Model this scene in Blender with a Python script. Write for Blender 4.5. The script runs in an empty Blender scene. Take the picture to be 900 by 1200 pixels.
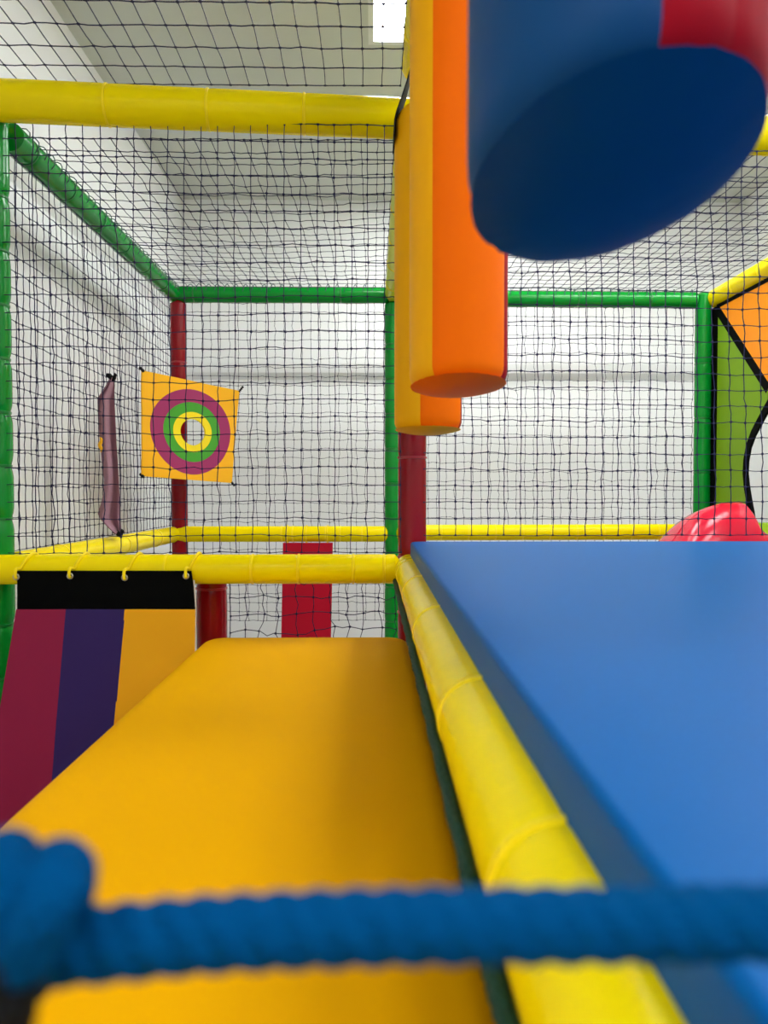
import bpy, math, random
from mathutils import Vector, Matrix, noise

random.seed(7)
sc = bpy.context.scene
COL = sc.collection
CZ = 1.30                      # camera height above the floor
PI = math.pi

# ------------------------------------------------------------------ helpers
def lin(c):
    c = c / 255.0
    return c / 12.92 if c <= 0.04045 else ((c + 0.055) / 1.055) ** 2.4

def vinyl(name, rgb, rough=0.4, bump=0.0, scale=60.0, spec=0.5, coat=0.0, mottled=0.0):
    m = bpy.data.materials.new(name)
    m.use_nodes = True
    nt = m.node_tree
    b = nt.nodes['Principled BSDF']
    col = tuple(lin(c) for c in rgb) + (1.0,)
    b.inputs['Base Color'].default_value = col
    b.inputs['Roughness'].default_value = rough
    b.inputs['Specular IOR Level'].default_value = spec
    if coat:
        b.inputs['Coat Weight'].default_value = coat
        b.inputs['Coat Roughness'].default_value = 0.12
    tc = nt.nodes.new('ShaderNodeTexCoord')
    if bump:
        n = nt.nodes.new('ShaderNodeTexNoise')
        n.inputs['Scale'].default_value = scale
        n.inputs['Detail'].default_value = 3.0
        nt.links.new(tc.outputs['Object'], n.inputs['Vector'])
        bp = nt.nodes.new('ShaderNodeBump')
        bp.inputs['Strength'].default_value = bump
        bp.inputs['Distance'].default_value = 0.02
        nt.links.new(n.outputs['Fac'], bp.inputs['Height'])
        nt.links.new(bp.outputs['Normal'], b.inputs['Normal'])
    if mottled:
        n2 = nt.nodes.new('ShaderNodeTexNoise')
        n2.inputs['Scale'].default_value = 3.0
        n2.inputs['Detail'].default_value = 4.0
        nt.links.new(tc.outputs['Object'], n2.inputs['Vector'])
        mx = nt.nodes.new('ShaderNodeMix')
        mx.data_type = 'RGBA'
        mx.inputs['A'].default_value = col
        mx.inputs['B'].default_value = tuple(c * (1 - mottled) for c in col[:3]) + (1.0,)
        nt.links.new(n2.outputs['Fac'], mx.inputs['Factor'])
        nt.links.new(mx.outputs['Result'], b.inputs['Base Color'])
    return m

M = {}
M['tube_yellow'] = vinyl('tube_yellow', (250, 226, 0), 0.25, 0.10, 14, 0.11)
M['tie_yellow'] = vinyl('tie_yellow', (255, 228, 20), 0.4, 0, 1, .2)
M['tube_lime'] = vinyl('tube_lime', (214, 218, 30), 0.35, 0.1, 14, .3)
M['tube_green'] = vinyl('tube_green', (0, 138, 42), 0.22, 0.15, 16, .35)
M['tie_green'] = vinyl('tie_green', (0, 120, 44), 0.35)
M['tube_red'] = vinyl('tube_red', (140, 6, 22), 0.2, 0.12, 14, .3)
M['tie_red'] = vinyl('tie_red', (165, 30, 44), 0.35)
M['mat_yellow'] = vinyl('mat_yellow', (234, 170, 0), 0.6, 0.04, 220, 0.03)
M['mat_blue'] = vinyl('mat_blue', (0, 90, 160), 0.42, 0.03, 220, 0.045)
M['bag_yellow'] = vinyl('bag_yellow', (240, 172, 0), 0.5, 0.10, 9, 0.12)
M['bag_orange'] = vinyl('bag_orange', (248, 110, 0), 0.48, 0.10, 9, 0.06)
M['bag_red'] = vinyl('bag_red', (150, 8, 28), 0.5, 0.12, 9, 0.06)
M['bag_blue'] = vinyl('bag_blue', (0, 62, 112), 0.45, 0.14, 9, 0.12)
M['black_web'] = vinyl('black_web', (12, 12, 13), 0.7, 0.2, 300, 0.2)
M['net'] = vinyl('net_cord', (20, 20, 62), 0.6, 0, 1, 0.25)
M['net_teal'] = vinyl('lacing_cord', (8, 62, 70), 0.55)
M['net_knot'] = M['net']
M['banner_magenta'] = vinyl('banner_magenta', (142, 26, 66), 0.5, 0.12, 12, 0.15)
M['banner_navy'] = vinyl('banner_navy', (48, 30, 92), 0.5, 0.12, 12, 0.15)
M['banner_yellow'] = vinyl('banner_yellow', (236, 168, 10), 0.5, 0.10, 12, 0.15)
M['banner_black'] = vinyl('banner_black', (6, 7, 7), 0.8, 0.1, 200, 0.05)
M['hem_white'] = vinyl('hem_white', (225, 215, 200), 0.6)
M['metal'] = vinyl('grommet_metal', (190, 190, 185), 0.3)
M['metal'].node_tree.nodes['Principled BSDF'].inputs['Metallic'].default_value = 1.0
M['t_yellow'] = vinyl('target_yellow', (252, 184, 14), 0.5, 0.08, 10, 0.3)
M['t_magenta'] = vinyl('target_magenta', (160, 44, 98), 0.5, 0.06, 10, 0.3)
M['t_green'] = vinyl('target_green', (70, 160, 44), 0.45, 0.06, 10, 0.3)
M['t_lemon'] = vinyl('target_lemon', (250, 222, 24), 0.45, 0.06, 10, 0.3)
M['purple_cloth'] = vinyl('purple_cloth', (158, 118, 130), 0.75, 0.3, 40, 0.2)
M['p_green'] = vinyl('panel_green', (118, 158, 18), 0.5, 0.10, 8, 0.15)
M['p_orange'] = vinyl('panel_orange', (250, 150, 10), 0.5, 0.10, 8, 0.15)
M['pad_red'] = vinyl('pad_red', (186, 16, 44), 0.5, 0.15, 10, 0.15)
M['slide_red'] = vinyl('slide_red', (206, 8, 50), 0.2, 0, 1, 0.4)
M['slide_lime'] = vinyl('slide_lime', (150, 190, 20), 0.25, 0, 1, 0.5)
M['rope_blue'] = vinyl('rope_blue', (0, 74, 128), 0.7, 0.5, 400, 0.02)
M['rope_green'] = vinyl('rope_green', (4, 62, 48), 0.6, 0.4, 400, 0.3)
M['rope_black'] = vinyl('rope_black', (10, 11, 14), 0.7, 0.4, 400, 0.2)
M['wall'] = vinyl('wall_paint', (242, 243, 243), 0.75, 0.04, 30, 0.2, mottled=0.05)
M['ceiling'] = vinyl('ceiling_paint', (208, 210, 202), 0.8, 0.03, 25, 0.2, mottled=0.06)
M['floor'] = vinyl('floor_vinyl', (150, 152, 152), 0.6, 0.05, 20, 0.3, mottled=0.1)
M['light_frame'] = vinyl('light_frame', (225, 225, 222), 0.5)

def emitter(name, col, s):
    m = bpy.data.materials.new(name)
    m.use_nodes = True
    nt = m.node_tree
    nt.nodes.remove(nt.nodes['Principled BSDF'])
    e = nt.nodes.new('ShaderNodeEmission')
    e.inputs['Color'].default_value = col + (1,)
    e.inputs['Strength'].default_value = s
    nt.links.new(e.outputs[0], nt.nodes['Material Output'].inputs['Surface'])
    return m
M['light'] = emitter('led_diffuser', (0.97, 0.99, 1.0), 21.0)

def W(x, y, z):                      # z measured from the camera's height
    return Vector((x, y, z + CZ))

class MB:
    def __init__(s):
        s.v = []; s.f = []; s.mi = []
    def add(s, vs, fs, mi=0):
        o = len(s.v)
        s.v += [tuple(p) for p in vs]
        for f in fs:
            s.f.append(tuple(i + o for i in f)); s.mi.append(mi)
        return o
    def build(s, name, mats, parent=None, smooth=True, loc=None, auto=None):
        me = bpy.data.meshes.new(name)
        o = Vector(loc) if loc is not None else Vector((0, 0, 0))
        me.from_pydata([(p[0] - o[0], p[1] - o[1], p[2] - o[2]) for p in s.v], [], s.f)
        if not isinstance(mats, (list, tuple)): mats = [mats]
        for m in mats: me.materials.append(m)
        me.polygons.foreach_set('material_index', s.mi)
        if smooth: me.polygons.foreach_set('use_smooth', [True] * len(me.polygons))
        me.update()
        if smooth and auto:
            me.set_sharp_from_angle(angle=math.radians(auto))
        ob = bpy.data.objects.new(name, me)
        COL.objects.link(ob)
        if parent:
            ob.parent = parent
            ob.location = o - parent.location
        else:
            ob.location = o
        return ob

def thing(o, label, cat, group=None):
    o['label'] = label; o['category'] = cat
    if group: o['group'] = group
    return o

def empty(name, loc, label, cat, group=None):
    o = bpy.data.objects.new(name, None)
    o.empty_display_size = 0.05
    COL.objects.link(o); o.location = loc
    return thing(o, label, cat, group)

def structure(o):
    o['kind'] = 'structure'; return o

def frame_for(d):
    d = d.normalized()
    up = Vector((0, 0, 1)) if abs(d.z) < 0.9 else Vector((1, 0, 0))
    a = d.cross(up).normalized()
    b = a.cross(d).normalized()
    return a, b

def sweep(mb, pts, rfun, seg=20, caps=True, twist=0.0, mi=0):
    """rfun(i, s, ang) -> radius. pts list of Vectors."""
    n = len(pts); L = 0.0; vs = []; fs = []
    a = None
    for i, p in enumerate(pts):
        d = (pts[min(i + 1, n - 1)] - pts[max(i - 1, 0)]).normalized()
        if a is None: a, b = frame_for(d)
        else:
            L += (p - pts[i - 1]).length
            a = (a - d * a.dot(d)).normalized(); b = a.cross(d).normalized()
        for k in range(seg):
            t = 2 * PI * k / seg
            r = rfun(i, L, t)
            q = t
            vs.append(p + (a * math.cos(q) + b * math.sin(q)) * r)
    for i in range(n - 1):
        for k in range(seg):
            k2 = (k + 1) % seg
            fs.append((i * seg + k, i * seg + k2, (i + 1) * seg + k2, (i + 1) * seg + k))
    if caps:
        fs.append(tuple(range(seg))[::-1]); fs.append(tuple((n - 1) * seg + k for k in range(seg)))
    mb.add(vs, fs, mi)

def rail(name, p0, p1, r, mat, tie_mat, ties, label, cat='rail', group=None, pinch=0.07, pw=0.012,
         seg=28, dome=(True, True), sag=0.0, bow=0.0, tie_name='cable_tie', lump=0.012):
    """A foam-sleeved tube with the sleeve squeezed at every cable tie. ties: distances along it."""
    p0 = Vector(p0); p1 = Vector(p1); d = p1 - p0; L = d.length; dn = d / L
    n = max(8, int(L / 0.016))
    ss = set(i * L / n for i in range(n + 1))
    for t in ties:
        for q in (-2, -1, -.5, 0, .5, 1, 2): ss.add(min(max(t + q * pw, 0), L))
    ss = sorted(ss)
    for e, on in ((0, dome[0]), (1, dome[1])):
        if on:
            pass
    seed = random.random() * 50
    def rad(s, t=0):
        q = r
        for x in ties: q *= 1 - pinch * math.exp(-((s - x) / pw) ** 2)
        q *= 1 + lump * noise.noise(Vector((s * 7 + seed, math.cos(t) * .8, math.sin(t) * .8)))
        k = r * 0.35
        if dome[0] and s < k: q *= math.sqrt(max(0.0, 1 - ((k - s) / k) ** 2)) * .45 + .55
        if dome[1] and L - s < k: q *= math.sqrt(max(0.0, 1 - ((k - L + s) / k) ** 2)) * .45 + .55
        return q
    def at(s):
        return p0 + dn * s + Vector((0, 0, -sag * 4 * (s / L) * (1 - s / L)))
    mb = MB()
    pts = [at(s) for s in ss]
    sweep(mb, pts, lambda i, l, t: rad(ss[i], t), seg)
    root = mb.build(name, mat, loc=p0, auto=50)
    thing(root, label, cat, PG if cat == 'post' else RG)
    root.name = name
    for x in ties:
        tb = MB()
        c = at(x); R = rad(x) + 0.0012
        a, b = frame_for(dn)
        vs = []; fs = []; ns = 28; w = 0.0042; h = 0.0022
        for k in range(ns):
            t = 2 * PI * k / ns; u = a * math.cos(t) + b * math.sin(t)
            for (ww, hh) in ((-w, -h), (w, -h), (w * .7, h), (-w * .7, h)):
                vs.append(c + dn * ww + u * (R + hh))
        for k in range(ns):
            k2 = (k + 1) % ns
            for j in range(4):
                j2 = (j + 1) % 4
                fs.append((k * 4 + j, k * 4 + j2, k2 * 4 + j2, k2 * 4 + j))
        tb.add(vs, fs)
        tb.build(tie_name, tie_mat, root, loc=c, auto=40)
    return root

def net(name, A, B, C, D, nu, nv, label, r=0.0011, k=0.0025, jit=0.003, wave=0.006, sag=0.0, mid=True, keep=None, seed=0, cat='net', fray=0.0, group='knotted safety nets'):
    """Knotted square net between the corners A (0,0) B (1,0) C (1,1) D (0,1); one connected mesh."""
    rnd = random.Random(seed)
    A, B, C, D = map(Vector, (A, B, C, D))
    e1 = (B - A).normalized(); e2 = (D - A); e2 = (e2 - e1 * e2.dot(e1)).normalized(); n = e1.cross(e2)
    P = {}
    for j in range(nv + 1):
        for i in range(nu + 1):
            s = i / nu; t = j / nv
            p = A * (1 - s) * (1 - t) + B * s * (1 - t) + C * s * t + D * (1 - s) * t
            ed = min(1, 4 * min(s, 1 - s, t, 1 - t) + .35)
            jj = jit + fray * (1 - min(1, 5 * t))
            p = p + e1 * rnd.gauss(0, jj * .55) * ed + e2 * rnd.gauss(0, jj * .55) * ed + n * rnd.gauss(0, jj * .5) * ed
            q = Vector((s * 3.1 + seed, t * 3.1, seed * .7))
            p = p + (e1 * noise.noise(q) + e2 * noise.noise(q + Vector((9, 3, 1))) + n * noise.noise(q + Vector((4, 8, 5)))) * wave * ed
            p = p + Vector((0, 0, -sag * 16 * s * (1 - s) * t * (1 - t)))
            if keep is None or keep(s, t): P[(i, j)] = p
    mb = MB(); base = {}
    for key, p in P.items():
        kk = k * (0.8 + .4 * rnd.random())
        vs = []
        for (a, b, c) in ((-1, -1, -1), (1, -1, -1), (1, 1, -1), (-1, 1, -1), (-1, -1, 1), (1, -1, 1), (1, 1, 1), (-1, 1, 1)):
            vs.append(p + e1 * a * kk * .8 + e2 * b * kk * .8 + n * c * kk * .8)
        base[key] = mb.add(vs, [(3, 2, 1, 0), (4, 5, 6, 7)])
    FX = {'+x': (1, 2, 6, 5), '-x': (0, 3, 7, 4), '+y': (3, 2, 6, 7), '-y': (0, 1, 5, 4)}
    have = set()
    def strand(ka, kb, fa, fb, ax):
        pa, pb = P[ka], P[kb]; d = pb - pa; l = d.length
        oth = e2 if ax == 'x' else e1
        rings = []
        ts = [(k * 1.9) / l, .5, 1 - (k * 1.9) / l] if mid else [(k * 1.9) / l, 1 - (k * 1.9) / l]
        off = oth * rnd.gauss(0, jit * .35) + n * rnd.gauss(0, jit * .35)
        for q, t in enumerate(ts):
            c = pa + d * t + (off if mid and q == 1 else Vector((0, 0, 0)))
            rings.append([c + oth * a * r + n * b * r for (a, b) in ((-1, -1), (1, -1), (1, 1), (-1, 1))])
        vs = [p for rr in rings for p in rr]
        o = mb.add(vs, [])
        loops = [[base[ka] + q for q in FX[fa]]] + [[o + 4 * m + q for q in range(4)] for m in range(len(ts))] + [[base[kb] + q for q in FX[fb]]]
        for m in range(len(loops) - 1):
            for q in range(4):
                q2 = (q + 1) % 4
                mb.f.append((loops[m][q], loops[m][q2], loops[m + 1][q2], loops[m + 1][q])); mb.mi.append(0)
        have.add((ka, fa)); have.add((kb, fb))
    for (i, j) in list(P):
        if (i + 1, j) in P: strand((i, j), (i + 1, j), '+x', '-x', 'x')
        if (i, j + 1) in P: strand((i, j), (i, j + 1), '+y', '-y', 'y')
    for key in P:
        for f in FX:
            if (key, f) not in have:
                mb.f.append(tuple(base[key] + q for q in FX[f])); mb.mi.append(0)
    o = mb.build(name, M['net'], loc=A, smooth=False)
    thing(o, label, cat, group)
    return o

def lacing(parent, p0, p1, R, pitch, mat, name='lacing_cord', r=0.0022, seed=1, arc=None):
    rnd = random.Random(seed); p0 = Vector(p0); p1 = Vector(p1)
    d = p1 - p0; L = d.length; dn = d / L; a, b = frame_for(dn)
    turns = L / pitch; n = int(turns * 14)
    pts = []
    ph = 0
    for i in range(n + 1):
        s = i / n
        t = 2 * PI * turns * s + .8 * noise.noise(Vector((s * 30, seed, 0)))
        pts.append(p0 + d * s + (a * math.cos(t) + b * math.sin(t)) * (R + .003 * rnd.random()))
    mb = MB(); sweep(mb, pts, lambda i, l, t: r, 6)
    return mb.build(name, mat, parent, loc=p0)

def box(mb, lo, hi, mi=0):
    x0, y0, z0 = lo; x1, y1, z1 = hi
    mb.add([(x0, y0, z0), (x1, y0, z0), (x1, y1, z0), (x0, y1, z0), (x0, y0, z1), (x1, y0, z1), (x1, y1, z1), (x0, y1, z1)],
           [(3, 2, 1, 0), (4, 5, 6, 7), (0, 1, 5, 4), (1, 2, 6, 5), (2, 3, 7, 6), (3, 0, 4, 7)], mi)

def round_slab(mb, lo, hi, rc, re, seg=6, crown=0.0, nx=10, ny=10):
    """Padded slab: plan corners rounded by rc, top/bottom edges by re."""
    x0, y0, z0 = lo; x1, y1, z1 = hi
    def outline(inset):
        o = []; r = max(rc - inset, 0.002)
        for (cx, cy, a0) in ((x1 - inset - r, y1 - inset - r, 0), (x0 + inset + r, y1 - inset - r, 90), (x0 + inset + r, y0 + inset + r, 180), (x1 - inset - r, y0 + inset + r, 270)):
            for k in range(seg + 1):
                t = math.radians(a0 + 90 * k / seg)
                o.append((cx + r * math.cos(t), cy + r * math.sin(t)))
        return o
    rings = []
    for k in range(seg + 1):
        t = PI / 2 * k / seg
        rings.append([(x, y, z0 + re * (1 - math.sin(t))) for x, y in outline(re * (1 - math.cos(t)))] if False else
                     [(x, y, z0 + re * (1 - math.sin(t))) for x, y in outline(re * (1 - math.cos(t)))])
    rings = [[(x, y, z0 + re - re * math.cos(PI / 2 * k / seg)) for x, y in outline(re - re * math.sin(PI / 2 * k / seg))] for k in range(seg + 1)]
    rings += [[(x, y, z1 - re + re * math.sin(PI / 2 * k / seg)) for x, y in outline(re - re * math.cos(PI / 2 * k / seg))] for k in range(seg + 1)]
    # crowned top
    m = 8
    ox, oy = (x0 + x1) / 2, (y0 + y1) / 2
    top = outline(re)
    for k in range(1, m):
        f = 1 - k / m
        rings.append([(ox + (x - ox) * f, oy + (y - oy) * f, z1 + crown * (1 - f * f)) for x, y in top])
    N = len(rings[0]); vs = [p for rr in rings for p in rr]; fs = []
    for i in range(len(rings) - 1):
        for k in range(N):
            k2 = (k + 1) % N
            fs.append((i * N + k, i * N + k2, (i + 1) * N + k2, (i + 1) * N + k))
    fs.append(tuple(range(N))[::-1])
    c = len(vs); vs.append((ox, oy, z1 + crown))
    l = (len(rings) - 1) * N
    for k in range(N): fs.append((l + k, l + (k + 1) % N, c))
    mb.add(vs, fs)

# ------------------------------------------------------------------ camera
F = 900.0
cam = bpy.data.cameras.new('camera')
co = bpy.data.objects.new('camera', cam)
COL.objects.link(co)
co.location = (0, 0, CZ)
YAW = math.atan(14 / F); PITCH = math.atan(25 / F)
co.rotation_euler = (PI / 2 - PITCH, 0, -YAW)
cam.sensor_fit = 'HORIZONTAL'; cam.sensor_width = 36.0; cam.lens = 36.0
cam.clip_start = 0.01; cam.clip_end = 60
cam.dof.use_dof = True
cam.dof.focus_distance = 2.8
cam.dof.aperture_fstop = 7.6
sc.camera = co
RM = co.rotation_euler.to_matrix()
def at(u, v, Y):
    """World point at depth Y seen at photo position (u, v)."""
    d = RM @ Vector(((u - 450) / F, -(v - 600) / F, -1))
    return Vector((0, 0, CZ)) + d * (Y / d.y)

# ------------------------------------------------------------------ room
XL, XR, YF, YB, ZC, ZF = -1.33, 2.50, 5.30, -3.2, 1.95, -1.30
def slab(name, lo, hi, mat, smooth=False):
    mb = MB(); box(mb, (lo[0], lo[1], lo[2] + CZ), (hi[0], hi[1], hi[2] + CZ))
    return structure(mb.build(name, mat, smooth=False))
slab('floor', (XL - .1, YB - .1, ZF - .1), (XR + .1, YF + .1, ZF), M['floor'])
slab('ceiling', (XL - .1, YB - .1, ZC), (XR + .1, YF + .1, ZC + .1), M['ceiling'])
slab('wall_left', (XL - .1, YB - .1, ZF), (XL, YF + .1, ZC), M['wall'])
slab('wall_right', (XR, YB - .1, ZF), (XR + .1, YF + .1, ZC), M['wall'])
slab('wall_back', (XL, YF, ZF), (XR, YF + .1, ZC), M['wall'])
slab('wall_front', (XL, YB - .1, ZF), (XR, YB, ZC), M['wall'])
def ledge(name, prof, axis, a0, a1):
    mb = MB(); n = len(prof)
    vs = []
    for a in (a0, a1):
        for (d, z) in prof: vs.append((XL + d, a, z + CZ) if axis == 'y' else (a, YF - d, z + CZ))
    fs = [(k, (k + 1) % n, n + (k + 1) % n, n + k) for k in range(n)] + [tuple(range(n)), tuple(range(n, 2 * n))[::-1]]
    mb.add(vs, fs)
    return structure(mb.build(name, M['wall'], smooth=False))
ledge('trim_1', [(0, .76), (.06, .80), (.08, .86), (.08, ZC), (0, ZC)], 'x', XL, XR)
ledge('trim_2', [(0, 1.14), (.03, 1.18), (.05, 1.22), (.05, ZC), (0, ZC)], 'y', YB, YF - .08)

LG = 'square ceiling light panels'
def ceiling_light(x0, y0, label, s=.6):
    r = empty('ceiling_light', W(x0 + s / 2, y0 + s / 2, ZC), label, 'light', LG)
    fm = MB()
    z = ZC + CZ
    def ring(h, inset): return [(x0 + inset, y0 + inset, h), (x0 + s - inset, y0 + inset, h), (x0 + s - inset, y0 + s - inset, h), (x0 + inset, y0 + s - inset, h)]
    vs = ring(z - .001, -.015) + ring(z - .012, -.015) + ring(z - .012, .008) + ring(z - .001, .008)
    fs = []
    for i in range(4):
        i2 = (i + 1) % 4
        for k in range(4):
            k2 = (k + 1) % 4
            fs.append((i * 4 + k, i * 4 + k2, i2 * 4 + k2, i2 * 4 + k))
    fm.add(vs, fs); fm.build('frame', M['light_frame'], r, smooth=False, loc=r.location)
    dm = MB(); box(dm, (x0 + .008, y0 + .008, z - .009), (x0 + s - .008, y0 + s - .008, z - .003))
    dm.build('diffuser', M['light'], r, smooth=False, loc=r.location)
ceiling_light(0.0, 2.78, 'glowing white square ceiling light panel showing beside the top of the orange roller')
LL = 'added square white ceiling light panel, unseen, put in to brighten the room'
for (x, y) in ((.17, 4.0), (1.2, 2.78), (1.87, 2.95), (1.2, 1.3), (1.75, 0.0), (0.2, -1.2), (1.75, -2.0), (-.95, -1.4)):  # unseen extra panels, added to brighten the walls and fill the frame
    ceiling_light(x, y, LL)

# ------------------------------------------------------------------ frame geometry (z from camera height)
YN, YR = 2.29, 4.24            # near and far planes of the cell
XA, XB, XC = -1.11, 0.12, 1.83 # left, middle, right posts
R = 0.0435
PG = 'foam-sleeved upright posts'; RG = 'foam-sleeved rails'

def ev(a, b, step): 
    o = []; x = a
    while x < b: o.append(x); x += step
    return o

# posts
rail('padded_post', W(XA - .005, YN + .02, ZF), W(XA - .005, YN + .02, 1.10), .042, M['tube_green'], M['tie_green'], ev(.11, 2.3, .158),
     'glossy green padded post at the corner beside the striped banner', 'post', pinch=.14, pw=.018)
rail('padded_post', W(-1.058, YR, ZF), W(-1.058, YR, 1.035), R, M['tube_red'], M['tie_red'], [.4, .75, 1.55, 2.0],
     'thin dark red padded post in the far corner behind the bullseye panel', 'post', pinch=.05)
rail('padded_post', W(.113, YR + .0, ZF), W(.113, YR, 1.035), R, M['tube_green'], M['tie_green'], ev(.2, 2.2, .19),
     'thin green padded post on the far side, just behind the thick red post', 'post', pinch=.07)
rail('padded_post', W(XC, YR, ZF), W(XC, YR, 1.09), R * 1.02, M['tube_green'], M['tie_green'], ev(.2, 2.3, .3),
     'green padded post in the far corner beside the green and orange cutout panel', 'post', pinch=.06)
rail('padded_post', W(.122, YN + .045, ZF), W(.122, YN + .045, 1.07), R, M['tube_red'], M['tie_red'], [.25, .55, .93, 1.10, 1.40, 1.95],
     'thick dark red padded post under the hanging yellow and orange roller', 'post', pinch=.04)
rail('padded_post', W(-.494, YN + .075, ZF), W(-.494, YN + .075, -.235), .0465, M['tube_red'], M['tie_red'], [.45, 1.0],
     'short dark red padded post below the yellow rail, beside the striped banner', 'post', pinch=.04)

# top rails
rail('padded_rail', W(-1.20, YN - .03, 1.128), W(1.42, YN + .14, 1.11), .0575, M['tube_yellow'], M['tie_yellow'], [.10, .43, .72, 1.0, 1.29, 1.55, 1.9, 2.2, 2.45],
     'thick yellow padded rail crossing above the net, highest of the yellow rails', pinch=.035, pw=.008)
gl = rail('padded_rail', W(-1.10, YN + .075, 1.075), W(-1.08, YR + .03, 1.07), R, M['tube_green'], M['tie_green'], ev(.12, 1.9, .3),
     'green padded top rail running back along the white side wall', pinch=.07)
lacing(gl, W(-1.085, YN + .12, 1.085), W(-1.065, YR, 1.08), R - .010, .06, M['net_teal'], r=.0018)
g2 = rail('padded_rail', W(-1.07, YR, 1.07), W(.10, YR, 1.07), R, M['tube_green'], M['tie_green'], [.1, .5, .9],
     'green padded far top rail between the thin red post and the hanging rollers', pinch=.05)
lacing(g2, W(-1.0, YR, 1.085), W(.06, YR, 1.085), R - .004, .05, M['net_teal'], seed=2)
g3 = rail('padded_rail', W(.13, YR, 1.055), W(XC - .03, YR, 1.05), R, M['tube_green'], M['tie_green'], [.2, .6, 1.0, 1.4],
     'green padded far top rail meeting the green corner post near the cutout panel', pinch=.05)
lacing(g3, W(.2, YR, 1.07), W(XC - .06, YR, 1.065), R - .004, .05, M['net_teal'], seed=3)
rail('padded_rail', W(XB - .005, YN + .12, 1.085), W(XB - .005, YR + .03, 1.075), R, M['tube_lime'], M['tie_yellow'], ev(.2, 1.8, .35),
     'yellow-green padded top rail running back behind the hanging rollers', pinch=.05)
rail('padded_rail', W(XC + .055, 2.35, 1.05), W(XC + .055, YR, 1.055), R * 1.15, M['tube_yellow'], M['tie_yellow'], ev(.2, 1.8, .28),
     'yellow padded top rail along the upper edge of the orange cutout panel', pinch=.05)
rail('padded_rail', W(.137, -.9, 1.23), W(.137, YN + .0, 1.235), .05, M['tube_yellow'], M['tie_yellow'], ev(.2, 3.1, .4),
     'yellow overhead rail that carries the hanging rollers', pinch=.04)

# lower rails
rail('padded_rail', W(-1.20, YN - .035, -.230), W(.083, YN - .035, -.230), R, M['tube_yellow'], M['tie_yellow'], [.60, .85, .985, 1.145, 1.235],
     'yellow padded rail holding up the striped banner', pinch=.05, pw=.007)
rail('padded_rail', W(.110, -.45, -.232), W(.110, YN - .01, -.232), R, M['tube_yellow'], M['tie_yellow'], [.35, .6, .885, 1.22, 1.70, 2.15, 2.55, 2.63],
     'yellow padded rail running along the blue mat edge', pinch=.05, pw=.007)
rail('padded_rail', W(-1.10, YN + .07, -.232), W(-1.09, YR - .02, -.24), R, M['tube_yellow'], M['tie_yellow'], [.35, 1.0, 1.5],
     'low yellow padded rail running back along the white side wall', pinch=.04)
rail('padded_rail', W(-1.075, YR - .015, -.238), W(.085, YR - .015, -.238), R, M['tube_yellow'], M['tie_yellow'], [.15, .58, .64, .82, .90, 1.02],
     'low yellow padded far rail carrying the flat red pad', pinch=.04, pw=.007)
rail('padded_rail', W(.13, YR - .01, -.232), W(XC - .03, YR - .01, -.228), R, M['tube_yellow'], M['tie_yellow'], ev(.1, 1.6, .15),
     'low yellow padded far rail seen just above the blue mat', pinch=.04, pw=.007)

# ------------------------------------------------------------------ nets
C5 = .05
net('safety_net', W(-1.09, YN, -.185), W(.085, YN, -.185), W(.085, YN, 1.075), W(-1.09, YN, 1.08), 24, 25,
    'dark blue net hanging between the thick top rail and the banner rail', seed=1, fray=.004)
net('safety_net', W(.155, YN + .02, -.135), W(1.38, YN + .02, -.135), W(1.38, YN + .09, 1.04), W(.155, YN + .02, 1.06), 25, 24,
    'dark net standing along the far edge of the blue mat', seed=2)
net('safety_net', W(-1.105, YN + .08, -.185), W(-1.09, YR - .05, -.19), W(-1.09, YR - .05, 1.03), W(-1.105, YN + .08, 1.03), 37, 24,
    'dark net along the white side wall holding the purple crumpled cloth', seed=3, r=.0010, wave=.008)
net('safety_net', W(-1.035, YR + .015, -.72), W(.065, YR + .015, -.72), W(.065, YR + .02, 1.03), W(-1.035, YR + .02, 1.03), 22, 35,
    'dark net on the far side behind the bullseye panel and red pad', seed=4, r=.0010, jit=.005)
net('safety_net', W(.165, YR + .015, -.30), W(XC - .05, YR + .015, -.30), W(XC - .05, YR + .02, 1.01), W(.165, YR + .02, 1.015), 33, 26,
    'dark net on the far side above the low yellow rail and blue mat', seed=5, r=.0010, jit=.005)
net('safety_net', W(-1.06, YN + .11, 1.08), W(.07, YN + .11, 1.08), W(.07, YR - .03, 1.105), W(-1.05, YR - .03, 1.105), 22, 21,
    'dark overhead net roofing the cell with the bullseye panel', seed=6, r=.0010, jit=.004, sag=.02)
net('safety_net', W(.165, YN + .11, 1.08), W(1.83, YN + .11, 1.08), W(1.80, YR - .03, 1.09), W(.165, YR - .03, 1.09), 33, 22,
    'dark overhead net roofing the cell behind the blue mat', seed=7, r=.0010, jit=.004, sag=.02)
net('safety_net', W(-1.15, 1.15, 1.20), W(.085, 1.15, 1.20), W(.085, YN + .03, 1.205), W(-1.15, YN + .03, 1.205), 22, 12,
    'dark overhead net on the near side of the thick yellow rail, below the ceiling light', seed=8, jit=.002, wave=.004)
net('safety_net', W(-.425, YN + .03, -1.28), W(.07, YN + .03, -1.28), W(.07, YN + .01, -.27), W(-.425, YN + .01, -.27), 10, 20,
    'slack dark net below the banner rail, behind the yellow block', seed=9, jit=.011, wave=.016)

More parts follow.
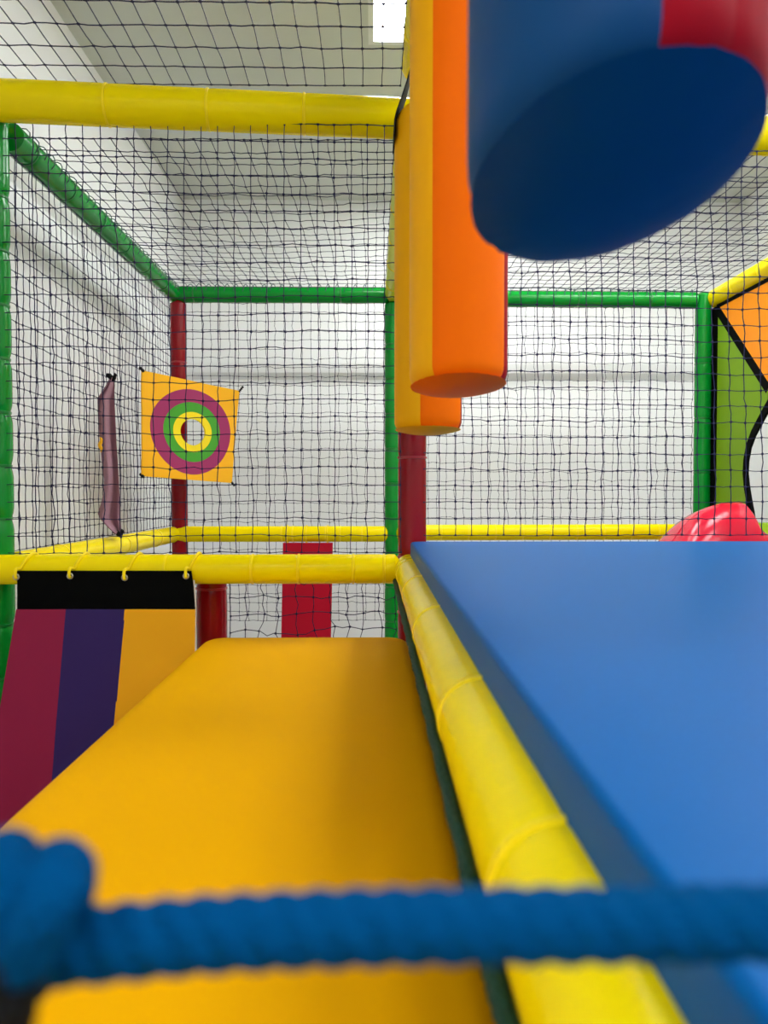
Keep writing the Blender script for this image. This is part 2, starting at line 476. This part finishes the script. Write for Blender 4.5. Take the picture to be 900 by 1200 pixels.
# ------------------------------------------------------------------ blue platform mat and yellow block
mb = MB(); round_slab(mb, (.111, -.45, -.1995 + CZ), (1.42, 2.25, -.149 + CZ), .035, .007, 6, crown=.0)
thing(mb.build('platform_mat', M['mat_blue'], loc=W(.8, .9, -.1995), auto=60), 'large smooth blue vinyl mat on the raised deck', 'mat')
mb = MB(); round_slab(mb, (.158, -.40, ZF + CZ), (1.40, 2.21, -.2005 + CZ), .01, .004, 3)
deck = mb.build('deck_platform', M['black_web'], loc=W(.8, .9, ZF), auto=40)
thing(deck, 'black boxed deck base under the large blue mat', 'platform')
mb = MB(); round_slab(mb, (-.487, -.35, ZF + CZ), (.115, 2.215, -.417 + CZ), .075, .045, 8, crown=.006)
thing(mb.build('padded_block', M['mat_yellow'], loc=W(-.19, .9, ZF), auto=60), 'long golden yellow padded block with rounded corners below the rails', 'block')

# ------------------------------------------------------------------ hanging rollers (round padded bags)
BG = 'hanging padded rollers'
def bag(xc, yc, r, zb, zt, cols, bounds, capmat, label, ax=0.0, ay=0.0, dome=.014, seed=0, flat=0.0):
    """cols: materials; bounds: start angles (deg, seen from the camera: 0 faces it, + to the right)."""
    root = empty('hanging_roller', W(xc, yc, zb), label, 'padded roller', BG)
    view = math.atan2(-yc, -xc)                      # direction from bag to camera
    nz = 44
    def rad(t, z):
        f = (z - zb) / (zt - zb)
        k = 1.0
        k *= 1 + .006 * noise.noise(Vector((t * 1.5, z * 7, seed)))
        e = .022
        h = z - zb; g = zt - z
        if h < e: k *= 1 - .10 * (1 - h / e) ** 2
        if g < .06: k *= math.sqrt(max(0, 1 - ((.06 - g) / .06) ** 2)) * .5 + .5
        return r * k
    def pt(t, z, k=1.0):
        # t: angle relative to the viewing direction, + to the right of the picture
        a = view + t
        q = rad(t, z) * k
        x = math.cos(a) * q; y = math.sin(a) * q
        fade = max(0, 1 - (z - zb) / .30) ** 1.5
        return W(xc + x, yc + y, z + (ax * x + ay * y) * fade)
    zs = [zb + (zt - zb) * (1 - math.cos(PI * i / nz)) / 2 for i in range(nz + 1)]
    for j, m in enumerate(cols):
        a0 = bounds[j]; a1 = bounds[(j + 1) % len(bounds)]
        if a1 <= a0: a1 += 360
        n = max(4, int((a1 - a0) / 5))
        pm = MB(); vs = []; fs = []
        for z in zs:
            for k in range(n + 1):
                t = k / n
                edge = min(t, 1 - t) * n
                kk = 1 - .022 * max(0, 1 - edge)         # the seam pulls in
                vs.append(pt(math.radians(a0 + (a1 - a0) * t), z, kk))
        for i in range(nz):
            for k in range(n):
                fs.append((i * (n + 1) + k, i * (n + 1) + k + 1, (i + 1) * (n + 1) + k + 1, (i + 1) * (n + 1) + k))
        pm.add(vs, fs)
        pm.build('panel', m, root, loc=root.location)
    # bottom cap, slightly bulging and puckered at its seam
    cm = MB(); N = 72; vs = []; fs = []; rings = 9
    for i in range(rings):
        f = 1 - i / rings
        for k in range(N):
            t = 2 * PI * k / N
            p = pt(t, zb, f * (1.085 + .012 * noise.noise(Vector((math.cos(t) * 2.2, math.sin(t) * 2.2, seed + 5)))))
            p.z -= dome * (1 - f ** 2.4) + (.0016 * noise.noise(Vector((t * 9, seed, 0))) if i < 2 else 0)
            vs.append(p)
    for i in range(rings - 1):
        for k in range(N):
            k2 = (k + 1) % N
            fs.append((i * N + k, i * N + k2, (i + 1) * N + k2, (i + 1) * N + k))
    vs.append(W(xc, yc, zb - dome)); c = len(vs) - 1
    for k in range(N): fs.append(((rings - 1) * N + k, (rings - 1) * N + (k + 1) % N, c))
    cm.add(vs, fs); cm.build('end_cap', capmat, root, loc=root.location)
    tm = MB(); vs = [pt(2 * PI * k / N, zt) for k in range(N)] + [W(xc, yc, zt + .05)]
    tm.add(vs, [(k, (k + 1) % N, N) for k in range(N)])
    tm.build('top_cap', M['black_web'], root, loc=root.location)
    # webbing strap looped from the shoulders of the roller over the carrying rail
    sm = MB(); pts = []
    zr = 1.236; rr = .0515
    for k in range(33):
        t = k / 32
        if t < .3 or t > .7:
            q = t / .3 if t < .3 else (1 - t) / .3
            sg = -1 if t < .3 else 1
            way = [(xc + sg * r * 1.01, zt - .10), (xc + sg * r * .99, zt - .045), (xc + sg * r * .78, zt + .006), (xc + sg * r * .62, zt + .05), (.137 + sg * .012, zr - .047)]
            m_ = min(int(q * 4), 3); g = q * 4 - m_
            pts.append(Vector((way[m_][0] * (1 - g) + way[m_ + 1][0] * g, yc, CZ + way[m_][1] * (1 - g) + way[m_ + 1][1] * g)))
        else:
            pts.append(Vector((.137 - .012 + .024 * (t - .3) / .4, yc, zr + CZ - .0475)))
    vs = []; fs = []; h = .05
    for i, p in enumerate(pts):
        d = (pts[min(i + 1, 32)] - pts[max(i - 1, 0)]).normalized(); nrm = Vector((-d.z, 0, d.x))
        for (w, th) in ((-h, .0), (h, .0), (h, .003), (-h, .003)):
            vs.append(p + Vector((0, w, 0)) + nrm * th)
    for i in range(32):
        for j in range(4):
            j2 = (j + 1) % 4
            fs.append((i * 4 + j, i * 4 + j2, (i + 1) * 4 + j2, (i + 1) * 4 + j))
    fs += [(0, 1, 2, 3), (131, 130, 129, 128)]
    sm.add(vs, fs); sm.build('strap', M['black_web'], root, loc=root.location, auto=40)
    return root
bag(.150, 2.065, .090, .163, 1.015, [M['bag_yellow'], M['bag_orange'], M['bag_red'], M['bag_blue']], [-103, -13, 77, 167], M['bag_yellow'],
    'yellow and orange padded roller hanging in front of the thick red post', 0, -.05, .012, 1)
bag(.160, 1.43, .0905, .195, 1.03, [M['bag_yellow'], M['bag_orange'], M['bag_red'], M['bag_blue']], [-122, -31, 68, 158], M['bag_orange'],
    'orange padded roller with a yellow side and orange round bottom, middle of the three', .02, -.12, .014, 2)
bag(.151, .487, .0905, .200, 1.03, [M['bag_blue'], M['bag_red'], M['bag_red'], M['bag_orange'], M['bag_yellow']], [-110, 16, 45, 106, 180], M['bag_blue'],
    'big blue and red padded roller with a dark blue round bottom hanging close by', .14, -.32, .014, 3)

# ------------------------------------------------------------------ bullseye panel
def bullseye():
    cs = [at(166, 434, 3.56), at(280, 458, 4.185), at(271, 566, 4.185), at(166, 558, 3.56)]   # TL TR BR BL
    ctr = sum(cs, Vector()) / 4
    root = empty('target_panel', ctr, 'square golden panel with a purple, green and yellow bullseye and round hole', 'target')
    nn = (cs[1] - cs[0]).cross(cs[3] - cs[0]).normalized()
    def P(s, t, off=0):
        p = cs[0] * (1 - s) * (1 - t) + cs[1] * s * (1 - t) + cs[2] * s * t + cs[3] * (1 - s) * t
        return p + nn * (off + .006 * noise.noise(Vector((s * 2.3, t * 2.3, 4))))
    N = 64; cx, cy = .505, .515
    def loop(r):
        if r is None:
            o = []
            for k in range(N):
                a = 2 * PI * k / N; c, s_ = math.cos(a), math.sin(a)
                q = .5 / max(abs(c), abs(s_))
                o.append((.5 + c * q, .5 + s_ * q))
            return o
        return [(cx + r * math.cos(2 * PI * k / N), cy + r * math.sin(2 * PI * k / N)) for k in range(N)]
    def ring(name, ro, ri, mat, th):
        mb = MB(); A = loop(ro); B = loop(ri); mid = 4
        vs = []; fs = []
        nl = mid + 1
        for side in (-th, th):
            for i in range(nl):
                f = i / mid
                for k in range(N):
                    vs.append(P(A[k][0] * (1 - f) + B[k][0] * f, A[k][1] * (1 - f) + B[k][1] * f, side))
        for sd in range(2):
            o = sd * nl * N
            for i in range(nl - 1):
                for k in range(N):
                    k2 = (k + 1) % N
                    fs.append((o + i * N + k, o + i * N + k2, o + (i + 1) * N + k2, o + (i + 1) * N + k))
        for i in (0, nl - 1):
            for k in range(N):
                k2 = (k + 1) % N
                fs.append((i * N + k, i * N + k2, nl * N + i * N + k2, nl * N + i * N + k))
        mb.add(vs, fs); return mb.build(name, mat, root, loc=root.location, auto=40)
    ring('panel', None, .424, M['t_yellow'], .0030)
    ring('outer_ring', .430, .302, M['t_magenta'], .0038)
    ring('middle_ring', .306, .200, M['t_green'], .0032)
    ring('inner_ring', .204, .132, M['t_lemon'], .0038)
    # black ties at the corners
    for (i, o) in ((0, (-.035, .035, .03)), (1, (.03, .03, .05)), (2, (.02, .03, -.03)), (3, (-.03, .03, .02))):
        p = cs[i]; q = p + Vector(o) * .5
        mb = MB(); pts = [p + (q - p) * (k / 8) - nn * .006 for k in range(-2, 9)]
        sweep(mb, pts, lambda j, l, t: .0045 if j % 3 else .0075, 8)
        mb.build('tie', M['black_web'], root, loc=p)
bullseye()

# crumpled cloth on the side net
def crumpled():
    rows = [(444, 128, 133), (450, 124, 134), (458, 119, 133.5), (466, 114, 133), (480, 114.5, 134), (500, 115.5, 135), (520, 117, 136), (540, 119.5, 137.5),
            (560, 122, 138.5), (578, 121, 139.5), (592, 118, 140), (604, 114.5, 140.5), (610, 118, 141), (617, 126, 141.5), (624, 135, 142)]
    root = empty('crumpled_cloth', at(128, 530, 3.15), 'crumpled purple cloth tied edge-on to the side wall net', 'cloth')
    mb = MB(); n = 14; vs = []; fs = []
    for j, (v, a, b) in enumerate(rows):
        for i in range(n + 1):
            f = i / n
            y = 3.12 + .10 * f + .022 * math.sin(f * 9 + j * .25) + .012 * noise.noise(Vector((f * 4, j * .35, 2)))
            vs.append(at(a + (b - a) * f, v + 2.0 * math.sin(f * 7 + j), y))
    m = n + 1; nr = len(rows)
    off = [Vector(p) + Vector((.003, -.003, 0)) for p in vs]
    k0 = len(vs); vs = vs + off
    for j in range(nr - 1):
        for i in range(n):
            q = (j * m + i, j * m + i + 1, (j + 1) * m + i + 1, (j + 1) * m + i)
            fs.append(q); fs.append(tuple(x + k0 for x in q[::-1]))
        for i in (0, n):
            fs.append((j * m + i, (j + 1) * m + i, (j + 1) * m + i + k0, j * m + i + k0))
    for j in (0, nr - 1):
        for i in range(n): fs.append((j * m + i, j * m + i + 1, j * m + i + 1 + k0, j * m + i + k0))
    mb.add(vs, fs); mb.build('sheet', M['purple_cloth'], root, loc=root.location)
    for (u, v) in ((131, 442), (139, 625)):
        mb = MB(); c = at(u, v, 3.17); pts = [c + Vector((.018 * (k - 4) / 4, 0, .012 * math.sin(k))) for k in range(9)]
        sweep(mb, pts, lambda j, l, t: .006 + .004 * math.sin(j * 1.3 + .5) ** 2, 8)
        mb.build('tie', M['black_web'], root, loc=c)
    mb = MB(); c = at(118, 521, 3.11)
    pts = [c + Vector((.004 * math.sin(k), 0, .030 * (k - 5) / 5)) for k in range(11)]
    sweep(mb, pts, lambda j, l, t: .008 * math.sqrt(max(.02, 1 - ((j - 5) / 5.2) ** 2)), 8)
    mb.build('yellow_trim', M['t_yellow'], root, loc=c)
crumpled()

def smooth_path(P, n=16):
    out = []
    for i in range(len(P) - 1):
        a = P[max(i - 1, 0)]; b = P[i]; c = P[i + 1]; d = P[min(i + 2, len(P) - 1)]
        for k in range(n):
            t = k / n
            out.append(.5 * ((2 * b) + (c - a) * t + (2 * a - 5 * b + 4 * c - d) * t * t + (3 * b - a - 3 * c + d) * t ** 3))
    out.append(P[-1]); return out

# ------------------------------------------------------------------ striped banner
def banner():
    yb = YN - .092
    TLp = lambda u, v, Y: at(u, v, Y)
    root = empty('striped_banner', at(125, 672, yb), 'striped maroon, navy and yellow banner under a black header, tied to the rail', 'banner')
    def yy(v): return yb - .085 * max(0, (v - 712)) / 180
    def sheet(name, poly_rows, mat, th=.004, amp=.004, sd=0):
        """poly_rows: (v, uL, uR) from top to bottom."""
        mb = MB(); n = 10; vs = []; fs = []; rr = []
        for j in range(len(poly_rows) - 1):
            for q in range(4):
                f = q / 4
                rr.append(tuple(poly_rows[j][c] * (1 - f) + poly_rows[j + 1][c] * f for c in range(3)))
        rr.append(poly_rows[-1])
        for sdn in (0, 1):
            for (v, a, b) in rr:
                for i in range(n + 1):
                    u = a + (b - a) * i / n
                    p = at(u, v, yy(v))
                    p.y += sdn * th + amp * noise.noise(Vector((p.x * 6, p.z * 6, sd)))
                    vs.append(p)
        m = n + 1; K = len(rr) * m
        for j in range(len(rr) - 1):
            for i in range(n):
                q = (j * m + i, j * m + i + 1, (j + 1) * m + i + 1, (j + 1) * m + i)
                fs.append(q); fs.append(tuple(x + K for x in q[::-1]))
            for i in (0, n): fs.append((j * m + i, (j + 1) * m + i, (j + 1) * m + i + K, j * m + i + K))
        for j in (0, len(rr) - 1):
            for i in range(n): fs.append((j * m + i, j * m + i + 1, j * m + i + 1 + K, j * m + i + K))
        mb.add(vs, fs); return mb.build(name, mat, root, loc=root.location, auto=60)
    sheet('header_strip', [(669, 20, 224), (690, 20, 227), (714, 20, 229)], M['banner_black'], .006, .003, 5)
    v1 = 985
    def x(u0, v0, u1, v1_, v): return u0 + (u1 - u0) * (v - v0) / (v1_ - v0)
    eL = lambda v: x(19, 714, -4, 850, v); e1 = lambda v: x(77, 714, 62, 895, v); e2 = lambda v: x(147, 714, 136, 832, v); e3 = lambda v: x(229, 714, 226, 900, v)
    vs_ = [714, 760, 810, 860, 920, v1]
    sheet('maroon_stripe', [(v, eL(v), e1(v)) for v in vs_], M['banner_magenta'], .004, .005, 1)
    sheet('navy_stripe', [(v, e1(v), e2(v)) for v in vs_], M['banner_navy'], .004, .005, 1)
    sheet('yellow_stripe', [(v, e2(v), e3(v)) for v in vs_], M['banner_yellow'], .004, .005, 1)
    sheet('hem', [(680, 226.5, 227.5), (714, 229, 229.8), (800, 228, 228.8), (v1, 225.5, 226.2)], M['hem_white'], .005, .0, 1)
    sheet('piping', [(714, 146, 148), (760, 142, 144), (832, 135, 137), (v1, 121, 123)], M['banner_yellow'], .007, .0, 1)
    for u, v in ((19, 675), (82, 674), (146, 676), (218, 674)):
        c = at(u, v + 1, yb - .004)
        gm = MB(); vs = []; fs = []; N = 20
        for k in range(N):
            t = 2 * PI * k / N
            for q in range(8):
                a = 2 * PI * q / 8; rr_ = .0070 + .0028 * math.cos(a)
                vs.append(c + Vector((rr_ * math.cos(t), .002 * math.sin(a), rr_ * math.sin(t))))
        for k in range(N):
            for q in range(8):
                fs.append((k * 8 + q, k * 8 + (q + 1) % 8, ((k + 1) % N) * 8 + (q + 1) % 8, ((k + 1) % N) * 8 + q))
        gm.add(vs, fs); gm.build('grommet', M['metal'], root, loc=c)
        tm = MB()
        cc = Vector((c.x + .010, YN - .035, -.230 + CZ)); Rr = R + .004
        way = [c + Vector((0, .014, -.002)), c + Vector((0, .004, -.004)), c + Vector((0, -.006, 0)), Vector((c.x + .001, YN - .100, c.z + .022))]
        for k in range(13):
            a = .15 + (PI + .5 - .15) * k / 12
            way.append(Vector((c.x + .002 + .022 * math.sin(min(a, PI / 2)), cc.y - Rr * math.cos(a), cc.z + Rr * math.sin(a))))
        pts = smooth_path(way, 4)
        sweep(tm, pts, lambda j, l, t: .0044, 8)
        tm.build('tie_loop', M['tie_yellow'], root, loc=c)
banner()

# flat red pad on the far rail
def red_pad():
    root = empty('red_pad', at(360, 690, YR - .07), 'flat red vinyl pad hanging from the low far rail behind the net', 'pad')
    mb = MB(); n = 8; vs = []; fs = []; rows = 12
    zt, zb = -.285, -.86
    for sd in (0, 1):
        for j in range(rows + 1):
            f = j / rows
            for i in range(n + 1):
                g = i / n
                x = -.487 - .012 * f + (.272) * g
                y = YR - .045 + sd * .018 - (.010 * math.sin(PI * g) if sd == 0 else 0) + .004 * noise.noise(Vector((g * 2, f * 3, sd)))
                vs.append(W(x, y, zt + (zb - zt) * f))
    m = n + 1; K = (rows + 1) * m
    for j in range(rows):
        for i in range(n):
            q = (j * m + i, j * m + i + 1, (j + 1) * m + i + 1, (j + 1) * m + i)
            fs.append(q); fs.append(tuple(x + K for x in q[::-1]))
        for i in (0, n): fs.append((j * m + i, (j + 1) * m + i, (j + 1) * m + i + K, j * m + i + K))
    for j in (0, rows):
        for i in range(n): fs.append((j * m + i, j * m + i + 1, j * m + i + 1 + K, j * m + i + K))
    mb.add(vs, fs); mb.build('cover', M['pad_red'], root, loc=root.location, auto=50)
    for x in (-.465, -.36, -.245):
        tm = MB(); pts = [Vector((x, YR - .01 - (R + .003) * math.cos(2 * PI * k / 24) * 1.0, -.238 + CZ + (R + .003) * math.sin(2 * PI * k / 24) - (.014 if 15 < k < 22 else 0))) for k in range(25)]
        sweep(tm, pts, lambda j, l, t: .0035, 6); tm.build('tie_loop', M['tie_yellow'], root, loc=pts[0])
red_pad()

# ------------------------------------------------------------------ cutout panel (plane x = const)
def cutout():
    xp = XC + .045
    root = empty('cutout_panel', W(xp, 3.4, -.2), 'green and orange vinyl panel with black edging and a cutout doorway', 'panel')
    yA, yM, yE = 4.165, 3.36, 2.55
    zt, zb = 1.0, -.30
    # left half in (y, z); mirrored about yM
    diag = [(4.165, .985), (3.64, .505), (3.36, .25)]
    hole = [(3.36, .50), (3.50, .465), (3.63, .39), (3.70, .33), (3.755, .28), (3.80, .22), (3.825, .15), (3.83, .085), (3.815, .02), (3.79, -.05), (3.765, -.11), (3.745, -.17), (3.73, -.30)]
    def xy(p, off=0): return W(xp + off, p[0], p[1])
    def prism(name, poly, mat, th):
        mb = MB(); n = len(poly)
        vs = [xy(p, -th) for p in poly] + [xy(p, th) for p in poly]
        fs = [tuple(range(n)), tuple(range(n, 2 * n))[::-1]] + [(k, (k + 1) % n, n + (k + 1) % n, n + k) for k in range(n)]
        mb.add(vs, fs); return mb.build(name, mat, root, smooth=False, loc=root.location)
    mir = lambda P: [(2 * yM - p[0], p[1]) for p in P]
    # where the hole meets the diagonal: the green piece lies between post, diagonal and hole edge
    hp = [p for p in hole if p[0] >= 3.62]
    gl_ = [(4.165, zb), (4.165, .985), (3.64, .505), (3.615, .48)] + [(3.62, .40)] + hp[1:]
    prism('green_piece', gl_, M['p_green'], .004)
    prism('green_piece', mir(gl_)[::-1], M['p_green'], .004)
    org = [(4.165, .985), (4.165, zt + .005), (2 * yM - 4.165, zt + .005), (2 * yM - 4.165, .985), (2 * yM - 3.615, .48), (3.36, .52), (3.615, .48)]
    prism('orange_piece', org, M['p_orange'], .0035)
    def band(name, P, w, th=.006):
        mb = MB(); vs = []; fs = []
        for i, p in enumerate(P):
            a = Vector(P[max(i - 1, 0)]); b = Vector(P[min(i + 1, len(P) - 1)]); d = (b - a).normalized(); nn = Vector((-d.y, d.x)) * w
            q = Vector(p)
            for (s, o) in ((-1, -th), (1, -th), (1, th), (-1, th)):
                vs.append(xy((q.x + nn.x * s, q.y + nn.y * s), o))
        for i in range(len(P) - 1):
            for k in range(4):
                k2 = (k + 1) % 4
                fs.append((i * 4 + k, i * 4 + k2, (i + 1) * 4 + k2, (i + 1) * 4 + k))
        l = (len(P) - 1) * 4
        fs += [(3, 2, 1, 0), (l, l + 1, l + 2, l + 3)]
        mb.add(vs, fs); return mb.build(name, M['banner_black'], root, smooth=False, loc=root.location)
    arch = hole[::-1] + mir(hole)[1:]
    arch = [(p[0], p[1]) for p in arch]
    band('hole_edging', [p for p in hole[::-1] if p[0] > 3.61] + [(3.58, .43), (3.36, .50), (3.14, .43)] + mir([p for p in hole if p[0] > 3.61]), .021)
    dl = [(4.165, .985), (3.9, .742), (3.615, .48)]
    band('seam_edging', dl, .024, .0055); band('seam_edging', mir(dl)[::-1], .024, .0055)
    band('border_edging', [(4.19, -.30), (4.19, 1.0)], .038); band('border_edging', [(2 * yM - 4.165, -.30), (2 * yM - 4.165, 1.0)], .014)
    band('border_edging', [(4.165, zt), (2 * yM - 4.165, zt)], .013)
cutout()

# ------------------------------------------------------------------ red plastic slide entrance
def slide():
    root = empty('slide', W(1.6, 3.55, ZF), 'shiny red plastic slide hood with a lime chute behind the blue mat', 'slide')
    top = [(1.355, -.26), (1.39, -.225), (1.425, -.175), (1.465, -.13), (1.51, -.098), (1.56, -.074), (1.61, -.060), (1.66, -.054), (1.70, -.056), (1.722, -.085), (1.742, -.135), (1.765, -.168), (1.80, -.195), (1.84, -.215)]
    mb = MB(); prof = []
    for k in range(9):
        a = PI / 2 * k / 8
        prof.append((3.34 + .16 * (1 - math.cos(a)) , math.sin(a)))        # front rises
    for k in range(1, 7):
        a = PI / 2 * k / 6
        prof.append((3.50 + .26 * math.sin(a), 1 - .5 * (1 - math.cos(a))))
    vs = []; fs = []; m = len(prof) + 2
    for (x, z) in top:
        b = -.34
        vs.append(W(x + .01, 3.34, ZF))
        for (y, f) in prof: vs.append(W(x, y, b + (z - b) * f))
        vs.append(W(x + .01, 3.76, ZF))
    n = len(top)
    for i in range(n - 1):
        for j in range(m - 1):
            fs.append((i * m + j, i * m + j + 1, (i + 1) * m + j + 1, (i + 1) * m + j))
        fs.append((i * m, (i + 1) * m, (i + 1) * m + m - 1, i * m + m - 1))
    fs.append(tuple(range(m))); fs.append(tuple((n - 1) * m + j for j in range(m))[::-1])
    mb.add(vs, fs); mb.build('hood', M['slide_red'], root, loc=root.location, auto=50)
    # lip running round the top of the hood
    lm = MB(); pts = [W(x, 3.515, z - .004) for (x, z) in top]
    sweep(lm, pts, lambda j, l, t: .006, 10); lm.build('rolled_lip', M['slide_red'], root, loc=root.location)
    # lime chute beyond the cutout
    cm = MB(); vs = []; fs = []
    sec = []
    for k in range(17):
        a = PI * k / 16
        sec.append((3.55 - .27 * math.cos(a) , -.165 - .16 * math.sin(a)))
    for k in range(17):
        a = PI * (16 - k) / 16
        sec.append((3.55 - .29 * math.cos(a), -.16 - .185 * math.sin(a)))
    xs = [(1.90, 0), (2.0, -.0), (2.1, -.05), (2.2, -.2), (2.3, -.4), (2.42, -.62)]
    S = len(sec)
    for (x, dz) in xs:
        for (y, z) in sec: vs.append(W(x, y, z + dz))
    for i in range(len(xs) - 1):
        for k in range(S):
            k2 = (k + 1) % S
            fs.append((i * S + k, i * S + k2, (i + 1) * S + k2, (i + 1) * S + k))
    fs += [tuple(range(S))[::-1], tuple((len(xs) - 1) * S + k for k in range(S))]
    cm.add(vs, fs); cm.build('chute', M['slide_lime'], root, loc=root.location, auto=50)
slide()

# ------------------------------------------------------------------ ropes
def rope_mesh(mb, pts, r, pitch, seg=24, lay=1, strands=3, depth=.2):
    L = [0]
    for i in range(1, len(pts)): L.append(L[-1] + (pts[i] - pts[i - 1]).length)
    def rf(i, l, t):
        q = abs(math.cos(strands / 2 * (t + lay * 2 * PI * L[i] / pitch)))
        return r * (1 - depth + depth * q)
    sweep(mb, pts, rf, seg)
YRP = .17
rt = empty('climbing_rope', at(300, 1090, YRP), 'thick twisted blue rope stretched across close by, with a knot at one end', 'rope')
path = [at(-160, 1090, YRP + .004), at(-60, 1095, YRP + .003), at(20, 1112, YRP), at(110, 1106, YRP), at(250, 1094, YRP), at(450, 1086, YRP), at(700, 1084, YRP), at(900, 1081, YRP), at(1100, 1082, YRP + .004)]
fine = []
sp = smooth_path(path, 40)
mb = MB(); rope_mesh(mb, sp, .0083, .026, 30, depth=.14)
mb.build('rope_length', M['rope_blue'], rt, loc=rt.location)
# knot: two fat turns of rope wrapped over the stretched length
kc = at(40, 1060, YRP)
kp = [at(u, v, YRP + d) for (u, v, d) in ((-60, 1150, .004), (-25, 1100, -.010), (-12, 1050, -.0135), (0, 1022, -.006), (8, 1018, .006), (5, 1080, .014), (15, 1140, .006),
      (22, 1120, -.010), (45, 1070, -.0135), (62, 1036, -.009), (72, 1026, .002), (66, 1070, .013), (40, 1130, .010), (-20, 1165, .004), (-70, 1180, .003))]
mb = MB(); rope_mesh(mb, smooth_path(kp, 12), .0080, .03, 22, depth=.12)
mb.build('knot', M['rope_blue'], rt, loc=kc)
# black cord dropping from the knot
mb = MB(); p0 = at(-8, 1158, YRP - .012); pts = smooth_path([p0 + Vector((.004, .006, .012)), p0, p0 + Vector((-.006, -.002, -.03)), p0 + Vector((-.012, -.004, -.10)), Vector((p0.x - .012, p0.y, -.405 + CZ))], 16)
rope_mesh(mb, pts, .0105, .03, 18)
mb.build('hanging_cord', M['rope_black'], rt, loc=p0)

mb = MB(); pts = [W(.0655 + .0006 * math.sin(k * .4), -.40 + 2.62 * k / 400, -.2600 + .001 * math.sin(k * .23)) for k in range(401)]
rope_mesh(mb, pts, .0066, .05, 18, depth=.38)
thing(mb.build('edge_rope', M['rope_green'], loc=pts[0]), 'dark green twisted rope running under the yellow rail beside the yellow block', 'rope')

# ------------------------------------------------------------------ world and colour management
w = bpy.data.worlds.new('world'); sc.world = w; w.use_nodes = True
bgn = w.node_tree.nodes['Background']
bgn.inputs['Color'].default_value = (.9, .95, 1, 1); bgn.inputs['Strength'].default_value = .3
sc.view_settings.view_transform = 'Standard'
sc.view_settings.look = 'None'
sc.view_settings.gamma = 1.0
sc.view_settings.use_curve_mapping = False
sc.view_settings.exposure = 0.0
sc.cycles.max_bounces = 8
sc.cycles.diffuse_bounces = 5
